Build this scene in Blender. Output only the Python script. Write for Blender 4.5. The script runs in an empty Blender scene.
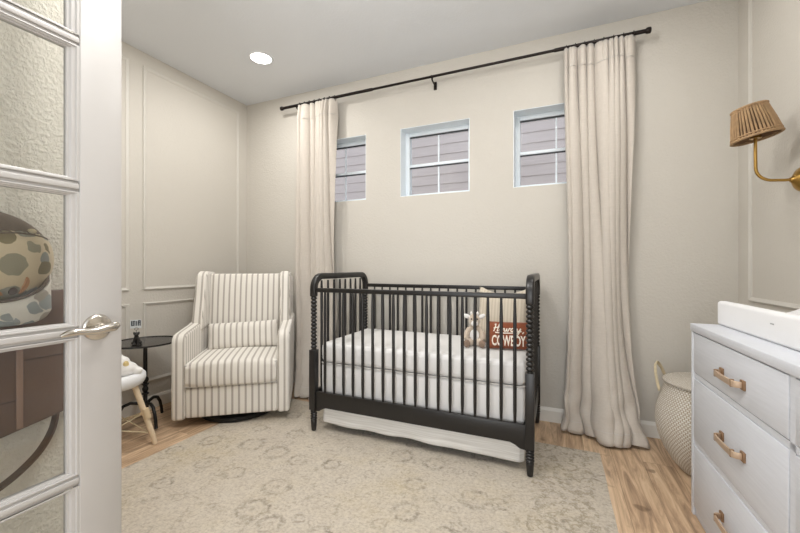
import bpy, bmesh, math, random
from mathutils import Vector, Matrix
random.seed(7)
PI = math.pi
C = bpy.context.scene.collection

# ------------------------------------------------------------------ colour and materials
def lin(h):
    h = h.lstrip('#')
    out = []
    for i in (0, 2, 4):
        v = int(h[i:i+2], 16) / 255
        out.append(v / 12.92 if v <= .04045 else ((v + .055) / 1.055) ** 2.4)
    return tuple(out) + (1.0,)

class N:
    """small node-tree builder"""
    def __init__(self, name):
        self.m = bpy.data.materials.new(name)
        self.m.use_nodes = True
        self.t = self.m.node_tree
        self.b = self.t.nodes['Principled BSDF']
        self.out = self.t.nodes['Material Output']
    def n(self, kind, **kw):
        x = self.t.nodes.new(kind)
        for k, v in kw.items():
            if k in x.inputs: x.inputs[k].default_value = v
            else: setattr(x, k, v)
        return x
    def l(self, a, b): self.t.links.new(a, b)
    def coord(self, which='Object', scale=(1, 1, 1), rot=(0, 0, 0)):
        c = self.n('ShaderNodeTexCoord')
        mp = self.n('ShaderNodeMapping')
        mp.inputs['Scale'].default_value = scale
        mp.inputs['Rotation'].default_value = rot
        self.l(c.outputs[which], mp.inputs['Vector'])
        return mp.outputs['Vector']
    def math(self, op, a, b=None, clamp=False):
        x = self.n('ShaderNodeMath', operation=op)
        x.use_clamp = clamp
        for i, v in enumerate((a, b)):
            if v is None: continue
            if isinstance(v, (int, float)): x.inputs[i].default_value = v
            else: self.l(v, x.inputs[i])
        return x.outputs[0]
    def ramp(self, fac, stops, interp='LINEAR'):
        r = self.n('ShaderNodeValToRGB')
        r.color_ramp.interpolation = interp
        e = r.color_ramp.elements
        while len(e) < len(stops): e.new(.5)
        for el, (p, c) in zip(e, stops):
            el.position = p
            el.color = c if not isinstance(c, (int, float)) else (c, c, c, 1)
        self.l(fac, r.inputs['Fac'])
        return r.outputs['Color']
    def mix(self, fac, a, b):
        x = self.n('ShaderNodeMix', data_type='RGBA')
        for s, v in ((x.inputs[0], fac), (x.inputs[6], a), (x.inputs[7], b)):
            if isinstance(v, (int, float, tuple)): s.default_value = v
            else: self.l(v, s)
        return x.outputs[2]
    def noise(self, vec, scale, detail=3, rough=.5):
        x = self.n('ShaderNodeTexNoise', Scale=scale, Detail=detail, Roughness=rough)
        self.l(vec, x.inputs['Vector'])
        return x.outputs['Fac']
    def bump(self, h, strength=.3, dist=.002):
        x = self.n('ShaderNodeBump', Strength=strength, Distance=dist)
        self.l(h, x.inputs['Height'])
        self.l(x.outputs['Normal'], self.b.inputs['Normal'])
    def base(self, c):
        if isinstance(c, tuple): self.b.inputs['Base Color'].default_value = c
        else: self.l(c, self.b.inputs['Base Color'])
    def p(self, rough=.5, metal=0, sheen=0, spec=.5):
        self.b.inputs['Roughness'].default_value = rough
        self.b.inputs['Metallic'].default_value = metal
        self.b.inputs['Specular IOR Level'].default_value = spec
        if sheen: self.b.inputs['Sheen Weight'].default_value = sheen

def plain(name, hexc, rough=.5, metal=0, var=.06, vscale=6, bump=0, bscale=120, bdist=.001, sheen=0, spec=.5):
    s = N(name); v = s.coord()
    c = lin(hexc)
    n = s.noise(v, vscale, 3)
    lo = tuple(x * (1 - var) for x in c[:3]) + (1,)
    hi = tuple(min(1, x * (1 + var)) for x in c[:3]) + (1,)
    s.base(s.ramp(n, [(.3, lo), (.7, hi)]))
    s.p(rough, metal, sheen, spec)
    if bump: s.bump(s.noise(v, bscale, 2), bump, bdist)
    return s.m

M = {}
def wall_mat(name, hexc, bump=.35, scale=70, rough=.7, dist=.0025):
    s = N(name); v = s.coord()
    c = lin(hexc)
    n = s.noise(v, 1.3, 2)
    s.base(s.ramp(n, [(.3, tuple(x*.985 for x in c[:3])+(1,)), (.7, c)]))
    s.p(rough, spec=.35)
    a = s.noise(v, scale, 3, .55)
    a = s.ramp(a, [(.42, 0.0), (.62, 1.0)])
    s.bump(a, bump, dist)
    return s.m
M['wall'] = wall_mat('wall_paint', '#CCC7BE', .3, 75)
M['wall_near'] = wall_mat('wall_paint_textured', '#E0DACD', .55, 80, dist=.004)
M['ceil'] = wall_mat('ceiling_paint', '#E3E6EA', .12, 60)
M['trim'] = plain('trim_paint', '#CFCBC3', .4, var=.01)
M['white_trim'] = plain('white_trim_paint', '#E6E3DC', .4, var=.01)
M['door'] = plain('door_white_paint', '#BDBAB7', .35, var=.01)
M['window_white'] = plain('white_vinyl', '#E8EFF4', .4, var=.01)
M['shadow_strip'] = plain('painted_frame_shadow', '#3A3A3D', .6)
M['black'] = plain('black_painted_wood', '#1E1C1B', .33, var=.08)
M['black_metal'] = plain('black_metal', '#181818', .4, .3)
M['table_black'] = plain('black_table_top', '#2C2A29', .25, .2)
M['bronze'] = plain('dark_bronze_metal', '#241D1A', .4, .6)
M['nickel'] = plain('satin_nickel', '#C9C3BA', .2, 1.0, var=.02)
M['brass'] = plain('antique_brass', '#B08D4F', .3, 1.0, var=.05)
M['handle'] = plain('champagne_brass', '#C8B098', .42, .45, var=.04)
M['handle_dark'] = plain('dark_champagne_brass', '#94765A', .45, .5, var=.04)
M['dresser'] = None
M['sheet'] = plain('white_cotton_sheet', '#E6E4E2', .9, var=.02, bump=.15, bscale=25, bdist=.004, sheen=.2)
M['piping'] = plain('grey_piping', '#C9C6C2', .9)
M['plastic_white'] = plain('white_plastic', '#E9EAEC', .35, var=.01)
M['plush_white'] = plain('white_plush', '#EDEBE8', .95, bump=.6, bscale=160, sheen=.5)
M['plush_yellow'] = plain('yellow_plush', '#DBC48C', .95, bump=.5, bscale=160)
M['plush_beige'] = plain('beige_plush', '#C6B6A4', .95, bump=.7, bscale=140, sheen=.5)
M['plush_brown'] = plain('brown_plush', '#8B7564', .95, bump=.7, bscale=140, sheen=.4)
M['pale_wood'] = plain('pale_beech_wood', '#E3CFB2', .5, var=.08, vscale=12)
M['leather'] = plain('brown_leather', '#6E5748', .38, var=.12, vscale=5, bump=.25, bscale=160)
M['leather_light'] = plain('tan_leather', '#9A7D6B', .5)
M['strap'] = plain('dark_brown_leather', '#554338', .45, var=.1)
M['camo_mesh'] = None
M['rattan'] = plain('rattan', '#A0825F', .6, var=.22, vscale=30, bump=.3)
M['rattan_dark'] = plain('dark_rattan', '#6A4E34', .7, var=.15, vscale=30)
M['straw'] = plain('straw_rope', '#CBBD9E', .8, var=.15, vscale=40, bump=.5)
M['rust'] = plain('rust_cotton', '#84472C', .95, var=.08, vscale=20, bump=.4, bscale=220, sheen=.2)
M['cream_thread'] = plain('cream_embroidery', '#EFE6D8', .9, var=.02)
M['card'] = plain('white_card', '#D8DDE0', .6)
M['ink'] = plain('dark_ink', '#27303C', .7)
M['bulb'] = plain('frosted_bulb', '#EFE8DA', .3)
M['foam'] = plain('white_quilted_cover', '#E9E9EA', .85, var=.02, bump=.3, bscale=45, bdist=.003, sheen=.2)
M['tag'] = plain('grey_tag', '#A9A9A9', .8)

def m_emit():
    s = N('lamp_diffuser'); s.base((1, .97, .92, 1))
    s.b.inputs['Emission Color'].default_value = (1, .95, .88, 1)
    s.b.inputs['Emission Strength'].default_value = 14
    return s.m
M['emit'] = m_emit()

def m_floor():
    s = N('oak_plank_floor')
    v = s.coord('Object', (1, 1, 1), (0, 0, PI/2))
    br = s.n('ShaderNodeTexBrick', Scale=1.0)
    br.offset = .37; br.offset_frequency = 2
    br.inputs['Brick Width'].default_value = 1.22
    br.inputs['Row Height'].default_value = .148
    br.inputs['Mortar Size'].default_value = .0012
    br.inputs['Mortar Smooth'].default_value = .1
    br.inputs['Color1'].default_value = (0, 0, 0, 1); br.inputs['Color2'].default_value = (1, 1, 1, 1)
    br.inputs['Mortar'].default_value = (.5, .5, .5, 1)
    s.l(v, br.inputs['Vector'])
    tone = s.ramp(br.outputs['Color'], [(0, lin('#9C7C58')), (.5, lin('#B5926A')), (1, lin('#C9A981'))])
    # grain: noise stretched along the plank, shifted from plank to plank
    add = s.n('ShaderNodeVectorMath', operation='MULTIPLY_ADD')
    s.l(v, add.inputs[0]); add.inputs[1].default_value = (1.1, 11, 1); s.l(br.outputs['Color'], add.inputs[2])
    g = s.n('ShaderNodeTexNoise', Scale=2.4, Detail=7, Roughness=.66, Distortion=.9)
    s.l(add.outputs[0], g.inputs['Vector'])
    grain = s.ramp(g.outputs['Fac'], [(.34, lin('#6E5238')), (.46, lin('#A07D57')), (.56, lin('#BD9A70')), (.7, lin('#D3B78F'))])
    c = s.mix(.72, tone, grain)
    hs = s.n('ShaderNodeHueSaturation', Saturation=.80, Value=1.28); s.l(c, hs.inputs['Color']); c = hs.outputs['Color']
    k = s.noise(v, 7, 2); kk = s.ramp(k, [(.68, 0.0), (.73, 1.0)])
    c = s.mix(s.math('MULTIPLY', kk, .55), c, lin('#5D432C'))
    c = s.mix(s.math('MULTIPLY', br.outputs['Fac'], .6), c, lin('#6B5238'))
    s.base(c); s.p(.42, spec=.4)
    h = s.math('SUBTRACT', s.math('MULTIPLY', g.outputs['Fac'], .3), br.outputs['Fac'])
    s.bump(h, .25, .001)
    return s.m
M['floor'] = m_floor()

def m_rug():
    s = N('faded_floral_rug')
    v = s.coord()
    n1 = s.noise(v, 2.2, 4, .6); n2 = s.noise(v, 75, 3, .75); n3 = s.noise(v, 9, 4, .65); n4 = s.noise(v, 30, 4, .7)
    base = s.ramp(n1, [(.3, lin('#BDB2A4')), (.5, lin('#C3B8A7')), (.7, lin('#C0B193'))])
    base = s.mix(s.ramp(n3, [(.35, 0.0), (.7, .5)]), base, lin('#CFC7BB'))
    wob = s.n('ShaderNodeTexNoise', Scale=34, Detail=2)
    s.l(v, wob.inputs['Vector'])
    off = s.n('ShaderNodeVectorMath', operation='MULTIPLY_ADD')
    s.l(wob.outputs['Color'], off.inputs[0]); off.inputs[1].default_value = (.045, .045, 0); s.l(v, off.inputs[2])
    def rosettes(scale, r, gate):
        # faded petalled rings with a small heart, some cells left empty
        vo = s.n('ShaderNodeTexVoronoi', Scale=scale, Randomness=.7)
        vo.voronoi_dimensions = '2D'
        s.l(off.outputs[0], vo.inputs['Vector'])
        sep = s.n('ShaderNodeSeparateColor'); s.l(vo.outputs['Color'], sep.inputs[0])
        size = s.math('ADD', s.math('MULTIPLY', sep.outputs[0], r*.6), r*.7)
        d = s.math('DIVIDE', vo.outputs['Distance'], size)
        ring = s.ramp(d, [(0, .7), (.16, .5), (.30, 0.0), (.50, .05), (.72, 1.0), (.86, .7), (1.0, 0.0)])
        keep = s.ramp(sep.outputs[1], [(gate, 0.0), (gate+.06, 1.0)])
        return s.math('MULTIPLY', ring, keep)
    worn = s.ramp(n3, [(.36, .15), (.58, 1.0)])
    grit = s.ramp(n4, [(.36, .1), (.58, 1.0)])
    f = s.math('MAXIMUM', rosettes(4.3, .30, .25), s.math('MULTIPLY', rosettes(9.5, .30, .55), .7))
    f = s.math('MULTIPLY', s.math('MULTIPLY', f, worn), s.math('MULTIPLY', grit, .95))
    # denser band of small sprigs along the border
    so = s.n('ShaderNodeSeparateXYZ'); s.l(v, so.inputs[0])
    band = s.math('MULTIPLY', s.math('GREATER_THAN', so.outputs[0], -.12), s.math('LESS_THAN', so.outputs[0], .17))
    sprig = s.ramp(s.noise(v, 24, 3, .6), [(.50, 0.0), (.60, .75), (.68, .1)])
    vd = s.n('ShaderNodeTexVoronoi', Scale=2.6); vd.feature = 'DISTANCE_TO_EDGE'; vd.voronoi_dimensions = '2D'
    s.l(off.outputs[0], vd.inputs['Vector'])
    vine = s.ramp(vd.outputs['Distance'], [(.0, .6), (.03, .45), (.05, 0.0)])
    f2 = s.math('MULTIPLY', vine, s.ramp(n4, [(.48, 0.0), (.60, .8)]))
    c = s.mix(f, base, lin('#74695A'))
    c = s.mix(f2, c, lin('#857A66'))
    c = s.mix(s.math('MULTIPLY', band, sprig), c, lin('#83765C'))
    # pile: streaks and flecks
    st = s.noise(s.coord('Object', (9, 70, 1), (0, 0, .5)), 3, 3, .6)
    c = s.mix(s.ramp(st, [(.38, 0.0), (.66, .42)]), c, lin('#A0968A'))
    c = s.mix(s.ramp(n2, [(.48, 0.0), (.66, .5)]), c, lin('#D6CDBD'))
    c = s.mix(s.ramp(n2, [(.34, .45), (.48, 0.0)]), c, lin('#998F83'))
    s.base(c); s.p(.97, sheen=.15, spec=.1)
    s.bump(n2, .6, .003)
    return s.m
M['rug'] = m_rug()

def m_linen(name, hexc, var=.07, scale=260, sheen=.3, transl=0):
    s = N(name); v = s.coord()
    c = lin(hexc)
    a = s.noise(s.coord('Object', (scale*.12, scale*.12, scale)), 1, 2)
    b = s.noise(s.coord('Object', (scale, scale, scale*.12)), 1, 2)
    t = s.math('MULTIPLY', s.math('ADD', a, b), .5)
    s.base(s.ramp(t, [(.35, tuple(x*(1-var) for x in c[:3])+(1,)), (.65, tuple(min(1, x*(1+var)) for x in c[:3])+(1,))]))
    s.p(.9, sheen=sheen, spec=.2)
    s.bump(t, .2, .001)
    return s.m
M['curtain'] = m_linen('linen_curtain', '#C6BEB4', .04, 200)
M['skirt'] = None

def m_dresser():
    s = N('white_grained_lacquer')
    v = s.coord('Object', (3, 3, 60))
    n = s.noise(v, 2, 4, .6)
    s.base(s.ramp(n, [(.3, lin('#D0D3DA')), (.7, lin('#D8DBE2'))]))
    s.p(.45, spec=.4); s.bump(n, .25, .002)
    return s.m
M['dresser'] = m_dresser()

def m_stripe(name, ground, stripe, pitch, wide=.27, double=False):
    """upholstery stripe in object space: runs down the cloth on every face"""
    s = N(name)
    tc = s.n('ShaderNodeTexCoord')
    so = s.n('ShaderNodeSeparateXYZ'); s.l(tc.outputs['Object'], so.inputs[0])
    sn = s.n('ShaderNodeSeparateXYZ'); s.l(tc.outputs['Normal'], sn.inputs[0])
    side = s.math('GREATER_THAN', s.math('ABSOLUTE', sn.outputs[0]), .75)
    mx = s.n('ShaderNodeMix', data_type='FLOAT')
    s.l(side, mx.inputs[0]); s.l(so.outputs[0], mx.inputs[2]); s.l(so.outputs[1], mx.inputs[3])
    q = s.math('FRACT', s.math('ADD', s.math('DIVIDE', mx.outputs[0], pitch), 40.5))
    q = s.math('ABSOLUTE', s.math('SUBTRACT', q, .5))          # 0 in the stripe's middle
    w = wide / 2
    st = s.ramp(q, [(0, .8), (w*.62, 1.0), (w, .75), (w*1.12, 0.0)])
    n = s.noise(tc.outputs['Object'], 200, 3, .7)
    c = s.mix(s.math('MULTIPLY', st, s.math('ADD', s.math('MULTIPLY', n, .5), .55)), lin(ground), lin(stripe))
    c = s.mix(s.math('MULTIPLY', n, .18), c, lin('#BFB6A6'))
    s.base(c); s.p(.95, sheen=.25, spec=.15); s.bump(n, .35, .0015)
    return s.m
M['ticking'] = m_stripe('striped_upholstery', '#EAE6DF', '#958C83', .0435, .30)
M['pillow_stripe'] = m_stripe('beige_woven_stripe', '#D3C9B8', '#BFB3A0', .021, .4)

def m_skirt():
    s = N('white_ribbed_muslin')
    v = s.coord('Object', (2, 2, 90))
    n = s.noise(v, 1.4, 3, .6)
    s.base(s.ramp(n, [(.3, lin('#D6D3CD')), (.6, lin('#ECEAE6'))]))
    s.p(.95, sheen=.2); s.bump(n, .5, .004)
    return s.m
M['skirt'] = m_skirt()

def m_camo(name, cream, blobs, scale=26):
    s = N(name); v = s.coord()
    w = s.n('ShaderNodeTexNoise', Scale=22, Detail=2); s.l(v, w.inputs['Vector'])
    off = s.n('ShaderNodeVectorMath', operation='MULTIPLY_ADD')
    s.l(w.outputs['Color'], off.inputs[0]); off.inputs[1].default_value = (.03, .03, .03); s.l(v, off.inputs[2])
    vo = s.n('ShaderNodeTexVoronoi', Scale=scale, Randomness=.9); s.l(off.outputs[0], vo.inputs['Vector'])
    sep = s.n('ShaderNodeSeparateColor'); s.l(vo.outputs['Color'], sep.inputs[0])
    col = s.ramp(sep.outputs[0], [(i/len(blobs), lin(b)) for i, b in enumerate(blobs)], 'CONSTANT')
    inside = s.math('LESS_THAN', vo.outputs['Distance'], s.math('ADD', s.math('MULTIPLY', sep.outputs[1], .2), .40))
    s.base(s.mix(inside, lin(cream), col)); s.p(.9, sheen=.15); s.bump(s.noise(v, 300, 2), .3, .001)
    return s.m
M['camo'] = m_camo('duck_camo_cotton', '#CDBC9E', ['#8F8C7E', '#7E7254', '#8E9089', '#938D78'], 19)
M['camo_pale'] = m_camo('pale_camo_cotton', '#E4DDD0', ['#A3A6A2', '#B1A696', '#9AA09E'], 20)
def m_mesh_cloth():
    s = N('brown_cap_mesh'); v = s.coord()
    vo = s.n('ShaderNodeTexVoronoi', Scale=260, Randomness=.1); s.l(v, vo.inputs['Vector'])
    s.base(s.ramp(vo.outputs['Distance'], [(.2, lin('#3E332B')), (.5, lin('#7B6D60'))])); s.p(.9)
    return s.m
M['camo_mesh'] = m_mesh_cloth()

def m_siding():
    s = N('lilac_grey_siding'); v = s.coord('Object', (1.5, 1, 40))
    n = s.noise(v, 2, 4)
    s.base(s.ramp(n, [(.3, lin('#B5A9A8')), (.7, lin('#C2B6B4'))])); s.p(.8); s.bump(n, .2, .002)
    return s.m
M['siding'] = m_siding()

def m_basket():
    s = N('white_and_tan_weave')
    c = s.n('ShaderNodeTexCoord')
    br = s.n('ShaderNodeTexBrick', Scale=1.0)
    br.inputs['Brick Width'].default_value = 1/84; br.inputs['Row Height'].default_value = 1/60
    br.inputs['Mortar Size'].default_value = .0022; br.inputs['Mortar Smooth'].default_value = .5
    br.inputs['Color1'].default_value = lin('#E8E4DC'); br.inputs['Color2'].default_value = lin('#DFD9CE')
    br.inputs['Mortar'].default_value = lin('#AE9E88')
    s.l(c.outputs['UV'], br.inputs['Vector'])
    s.base(br.outputs['Color']); s.p(.85)
    inv = s.math('SUBTRACT', 1.0, br.outputs['Fac'])
    s.bump(inv, .8, .006)
    return s.m
M['basket'] = m_basket()

def m_glass(name, tint=(1, 1, 1, 1), refl=.06):
    s = N(name)
    tr = s.n('ShaderNodeBsdfTransparent'); tr.inputs[0].default_value = tint
    gl = s.n('ShaderNodeBsdfGlossy'); gl.inputs['Roughness'].default_value = .02
    lw = s.n('ShaderNodeLayerWeight', Blend=.25)
    f = s.math('ADD', s.math('MULTIPLY', lw.outputs['Fresnel'], .7), refl * .3, True)
    mx = s.n('ShaderNodeMixShader')
    s.l(f, mx.inputs[0]); s.l(tr.outputs[0], mx.inputs[1]); s.l(gl.outputs[0], mx.inputs[2])
    s.l(mx.outputs[0], s.out.inputs['Surface'])
    return s.m
M['glass'] = m_glass('clear_glass', (.97, .98, .98, 1))

# ------------------------------------------------------------------ geometry helpers
def V(*a): return Vector(a)
def box(bm, x0, x1, y0, y1, z0, z1):
    vs = [bm.verts.new((x, y, z)) for z in (z0, z1) for y in (y0, y1) for x in (x0, x1)]
    for f in ((0, 2, 3, 1), (4, 5, 7, 6), (0, 1, 5, 4), (2, 6, 7, 3), (0, 4, 6, 2), (1, 3, 7, 5)):
        bm.faces.new([vs[i] for i in f])
    return vs
def frames(pts, closed=False):
    n = len(pts); T = []
    for i in range(n):
        a = pts[(i-1) % n] if (closed or i > 0) else pts[i]
        b = pts[(i+1) % n] if (closed or i < n-1) else pts[i]
        T.append((b - a).normalized())
    up = V(0, 0, 1) if abs(T[0].z) < .9 else V(1, 0, 0)
    nrm = (up - T[0]*up.dot(T[0])).normalized()
    out = []
    for t in T:
        nrm = (nrm - t*nrm.dot(t)).normalized()
        out.append((t, nrm, t.cross(nrm)))
    return out
def tube(bm, pts, r, seg=10, closed=False, flat=1.0, caps=True):
    """round (or flattened) sweep; r may be a list"""
    pts = [Vector(p) for p in pts]
    rs = r if isinstance(r, (list, tuple)) else [r]*len(pts)
    rings = []
    for p, rr, (t, n, b) in zip(pts, rs, frames(pts, closed)):
        rings.append([bm.verts.new(p + n*math.cos(2*PI*k/seg)*rr*flat + b*math.sin(2*PI*k/seg)*rr) for k in range(seg)])
    m = len(rings)
    for i in range(m if closed else m-1):
        a, b2 = rings[i], rings[(i+1) % m]
        for k in range(seg):
            bm.faces.new((a[k], a[(k+1) % seg], b2[(k+1) % seg], b2[k]))
    if caps and not closed:
        bm.faces.new(rings[0][::-1]); bm.faces.new(rings[-1])
def sweep_rect(bm, pts, w, h, side):
    """rectangular bar along pts; w across the fixed side vector, h across the third direction"""
    pts = [Vector(p) for p in pts]; side = Vector(side).normalized(); rings = []
    for i, p in enumerate(pts):
        t = (pts[min(i+1, len(pts)-1)] - pts[max(i-1, 0)]).normalized()
        u = t.cross(side).normalized()
        rings.append([bm.verts.new(p + side*a*w/2 + u*b*h/2) for a, b in ((-1, -1), (1, -1), (1, 1), (-1, 1))])
    for a, b in zip(rings, rings[1:]):
        for k in range(4): bm.faces.new((a[k], a[(k+1) % 4], b[(k+1) % 4], b[k]))
    bm.faces.new(rings[0][::-1]); bm.faces.new(rings[-1])
def lathe(bm, prof, seg=24, c=(0, 0, 0), axis='Z', cap=True):
    """prof = [(r, h)]; writes a UV layer (turn, length)"""
    uv = bm.loops.layers.uv.verify()
    L = [0]
    for (r0, h0), (r1, h1) in zip(prof, prof[1:]): L.append(L[-1] + math.hypot(r1-r0, h1-h0))
    tot = L[-1] or 1
    rings = []
    for r, h in prof:
        ring = []
        for k in range(seg):
            a = 2*PI*k/seg
            x, y = r*math.cos(a), r*math.sin(a)
            p = {'Z': (x, y, h), 'X': (h, x, y), 'Y': (y, h, x)}[axis]
            ring.append(bm.verts.new((p[0]+c[0], p[1]+c[1], p[2]+c[2])))
        rings.append(ring)
    for i in range(len(rings)-1):
        for k in range(seg):
            k2 = (k+1) % seg
            f = bm.faces.new((rings[i][k], rings[i][k2], rings[i+1][k2], rings[i+1][k]))
            for lp, (uu, vv) in zip(f.loops, ((k/seg, L[i]/tot), ((k+1)/seg, L[i]/tot), ((k+1)/seg, L[i+1]/tot), (k/seg, L[i+1]/tot))):
                lp[uv].uv = (uu, vv)
    if cap:
        if prof[0][0] > 1e-4: bm.faces.new(rings[0][::-1])
        if prof[-1][0] > 1e-4: bm.faces.new(rings[-1])
def ball(bm, c, r, rot=None, seg=16):
    m = Matrix.Translation(c) @ (rot or Matrix()) @ Matrix.Diagonal((r[0], r[1], r[2], 1))
    bmesh.ops.create_uvsphere(bm, u_segments=seg, v_segments=seg//2+2, radius=1, matrix=m)
def grid(bm, fn, nu, nv, wrap=False):
    vs = [[bm.verts.new(fn(i/nu, j/nv)) for i in range(nu + (0 if wrap else 1))] for j in range(nv+1)]
    for j in range(nv):
        for i in range(nu):
            i2 = (i+1) % nu if wrap else i+1
            bm.faces.new((vs[j][i], vs[j][i2], vs[j+1][i2], vs[j+1][i]))
    return vs
def prism(bm, poly, axis, a0, a1):
    """extrude a 2-D outline along an axis; poly in the other two coordinates (x,y,z order)"""
    def P(q, a):
        return {'X': (a, q[0], q[1]), 'Y': (q[0], a, q[1]), 'Z': (q[0], q[1], a)}[axis]
    A = [bm.verts.new(P(q, a0)) for q in poly]; B = [bm.verts.new(P(q, a1)) for q in poly]
    n = len(poly)
    bm.faces.new(A[::-1]); bm.faces.new(B)
    for i in range(n): bm.faces.new((A[i], A[(i+1) % n], B[(i+1) % n], B[i]))

def obj(name, bm, mat, parent=None, bevel=0, segs=2, smooth=False, solid=0, remesh=0, subsurf=0, loc=None, fix=True):
    if fix: bmesh.ops.recalc_face_normals(bm, faces=bm.faces)
    me = bpy.data.meshes.new(name); bm.to_mesh(me); bm.free()
    me.materials.append(mat)
    o = bpy.data.objects.new(name, me); C.objects.link(o)
    if loc: o.location = loc
    if parent: o.parent = parent
    if smooth or bevel or remesh or subsurf:
        for p in me.polygons: p.use_smooth = True
    if solid:
        md = o.modifiers.new('solid', 'SOLIDIFY'); md.thickness = solid; md.offset = 0
    if bevel:
        md = o.modifiers.new('bevel', 'BEVEL'); md.width = bevel; md.segments = segs
        md.limit_method = 'ANGLE'; md.angle_limit = math.radians(40)
        md.harden_normals = False
    if remesh:
        md = o.modifiers.new('remesh', 'REMESH'); md.mode = 'VOXEL'; md.voxel_size = remesh; md.use_smooth_shade = True
        md = o.modifiers.new('smooth', 'SMOOTH'); md.factor = .5; md.iterations = 4
    if subsurf:
        md = o.modifiers.new('sub', 'SUBSURF'); md.levels = subsurf; md.render_levels = subsurf
    if smooth and not (bevel or remesh or subsurf):
        me.set_sharp_from_angle(angle=math.radians(45))
    return o
def same(name, src, parent, loc=(0, 0, 0)):
    o = src.copy(); o.name = name; C.objects.link(o); o.parent = parent; o.location = loc
    return o
def thing(name, label, cat, loc=(0, 0, 0), rotz=0, group=None):
    o = bpy.data.objects.new(name, None); C.objects.link(o)
    o.empty_display_size = .1
    o.location = loc; o.rotation_euler = (0, 0, rotz)
    return tag(o, label, cat, group)
def tag(o, label, cat, group=None):
    o['label'] = label; o['category'] = cat
    if group: o['group'] = group
    return o
def struct(name, bm, mat, parent=None, **kw):
    o = obj(name, bm, mat, parent, **kw)
    if not parent: o['kind'] = 'structure'
    return o
def B(): return bmesh.new()
def boxes(*bs):
    bm = B()
    for b in bs: box(bm, *b)
    return bm
def arc(c, r, a0, a1, n, plane='XZ'):
    out = []
    for i in range(n+1):
        a = a0 + (a1-a0)*i/n
        u, w = c[0] + r*math.cos(a), c[1] + r*math.sin(a)
        out.append((u, w))
    return out

# ------------------------------------------------------------------ the room
XL, XR, YB, ZC = -2.90, 1.00, 2.82, 2.735
YF = -.10            # wall with the doorway
XS, YS = -1.45, .76  # short wall behind the open door and the closet face
struct('floor', boxes((XL-.15, XR+.15, -1.6, YB+.2, -.1, 0)), M['floor'])
struct('ceiling', boxes((XL-.15, XR+.15, -1.6, YB+.2, ZC, ZC+.12)), M['ceil'])
struct('wall_left', boxes((XL-.15, XL, YF, YB+.2, 0, ZC)), M['wall'])
struct('wall_right', boxes((XR, XR+.15, -1.6, YB+.2, 0, ZC)), M['wall'])
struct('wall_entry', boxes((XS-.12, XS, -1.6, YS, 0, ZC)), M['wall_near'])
struct('wall_closet', boxes((XL, XS-.12, YS-.12, YS, 0, ZC)), M['wall'])
struct('wall_front', boxes((.32, XR, YF-.12, YF, 0, ZC), (XS, -1.26, YF-.12, YF, 0, ZC), (-1.26, .32, YF-.12, YF, 2.30, ZC)), M['wall'])

WIN = [(-2.11, -1.528), (-1.203, -.621), (-.296, .286)]
WZ0, WZ1, WT = 1.682, 2.249, .20
def back_wall():
    bm = B()
    xs = sorted([XL-.15, XR+.15] + [x for w in WIN for x in w]); zs = [0, WZ0, WZ1, ZC]
    def hole(i, j): return j == 1 and any(abs(xs[i]-w[0]) < 1e-6 for w in WIN)
    for y in (YB, YB+WT):
        for i in range(len(xs)-1):
            for j in range(3):
                if hole(i, j): continue
                bm.faces.new([bm.verts.new(p) for p in ((xs[i], y, zs[j]), (xs[i+1], y, zs[j]), (xs[i+1], y, zs[j+1]), (xs[i], y, zs[j+1]))])
    for a, b in WIN:
        for p, q in (((a, WZ0), (b, WZ0)), ((b, WZ0), (b, WZ1)), ((b, WZ1), (a, WZ1)), ((a, WZ1), (a, WZ0))):
            bm.faces.new([bm.verts.new(r) for r in ((p[0], YB, p[1]), (q[0], YB, q[1]), (q[0], YB+WT, q[1]), (p[0], YB+WT, p[1]))])
    for a in (xs[0], xs[-1]):
        bm.faces.new([bm.verts.new(r) for r in ((a, YB, 0), (a, YB+WT, 0), (a, YB+WT, ZC), (a, YB, ZC))])
    for z in (0, ZC):
        bm.faces.new([bm.verts.new(r) for r in ((xs[0], YB, z), (xs[-1], YB, z), (xs[-1], YB+WT, z), (xs[0], YB+WT, z))])
    bmesh.ops.remove_doubles(bm, verts=bm.verts, dist=1e-5)
    return bm
struct('wall_back', back_wall(), M['wall'])

for k, (a, b) in enumerate(WIN):
    y0, y1 = YB+.115, YB+.175
    fw = .036
    bm = boxes((a, a+fw, y0, y1, WZ0, WZ1), (b-fw, b, y0, y1, WZ0, WZ1),
               (a+fw, b-fw, y0, y1, WZ1-fw, WZ1), (a+fw, b-fw, y0, y1, WZ0, WZ0+fw))
    w = struct('window_%d' % (k+1), bm, M['window_white'], bevel=.004)
    zm = (WZ0+WZ1)/2 - .005; xm = (a+b)/2
    obj('meeting_rail', boxes((a+fw, b-fw, y0+.006, y1-.01, zm-.011, zm+.013)), M['window_white'], w, bevel=.003)
    obj('muntin', boxes((xm-.006, xm+.006, y0+.02, y0+.034, WZ0+fw, zm-.011)), M['window_white'], w)
    obj('muntin', boxes((xm-.006, xm+.006, y0+.02, y0+.034, zm+.013, WZ1-fw)), M['window_white'], w)
    obj('pane', boxes((a+fw, b-fw, y0+.024, y0+.030, WZ0+fw, zm-.011)), M['glass'], w)
    obj('pane', boxes((a+fw, b-fw, y0+.024, y0+.030, zm+.013, WZ1-fw)), M['glass'], w)
    for zg in (WZ1-fw, zm-.011): obj('shadow_strip', boxes((a+fw, b-fw, y0+.012, y0+.022, zg-.010, zg)), M['shadow_strip'], w)  # dark strips painting the shadow under the head frame and meeting rail

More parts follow.
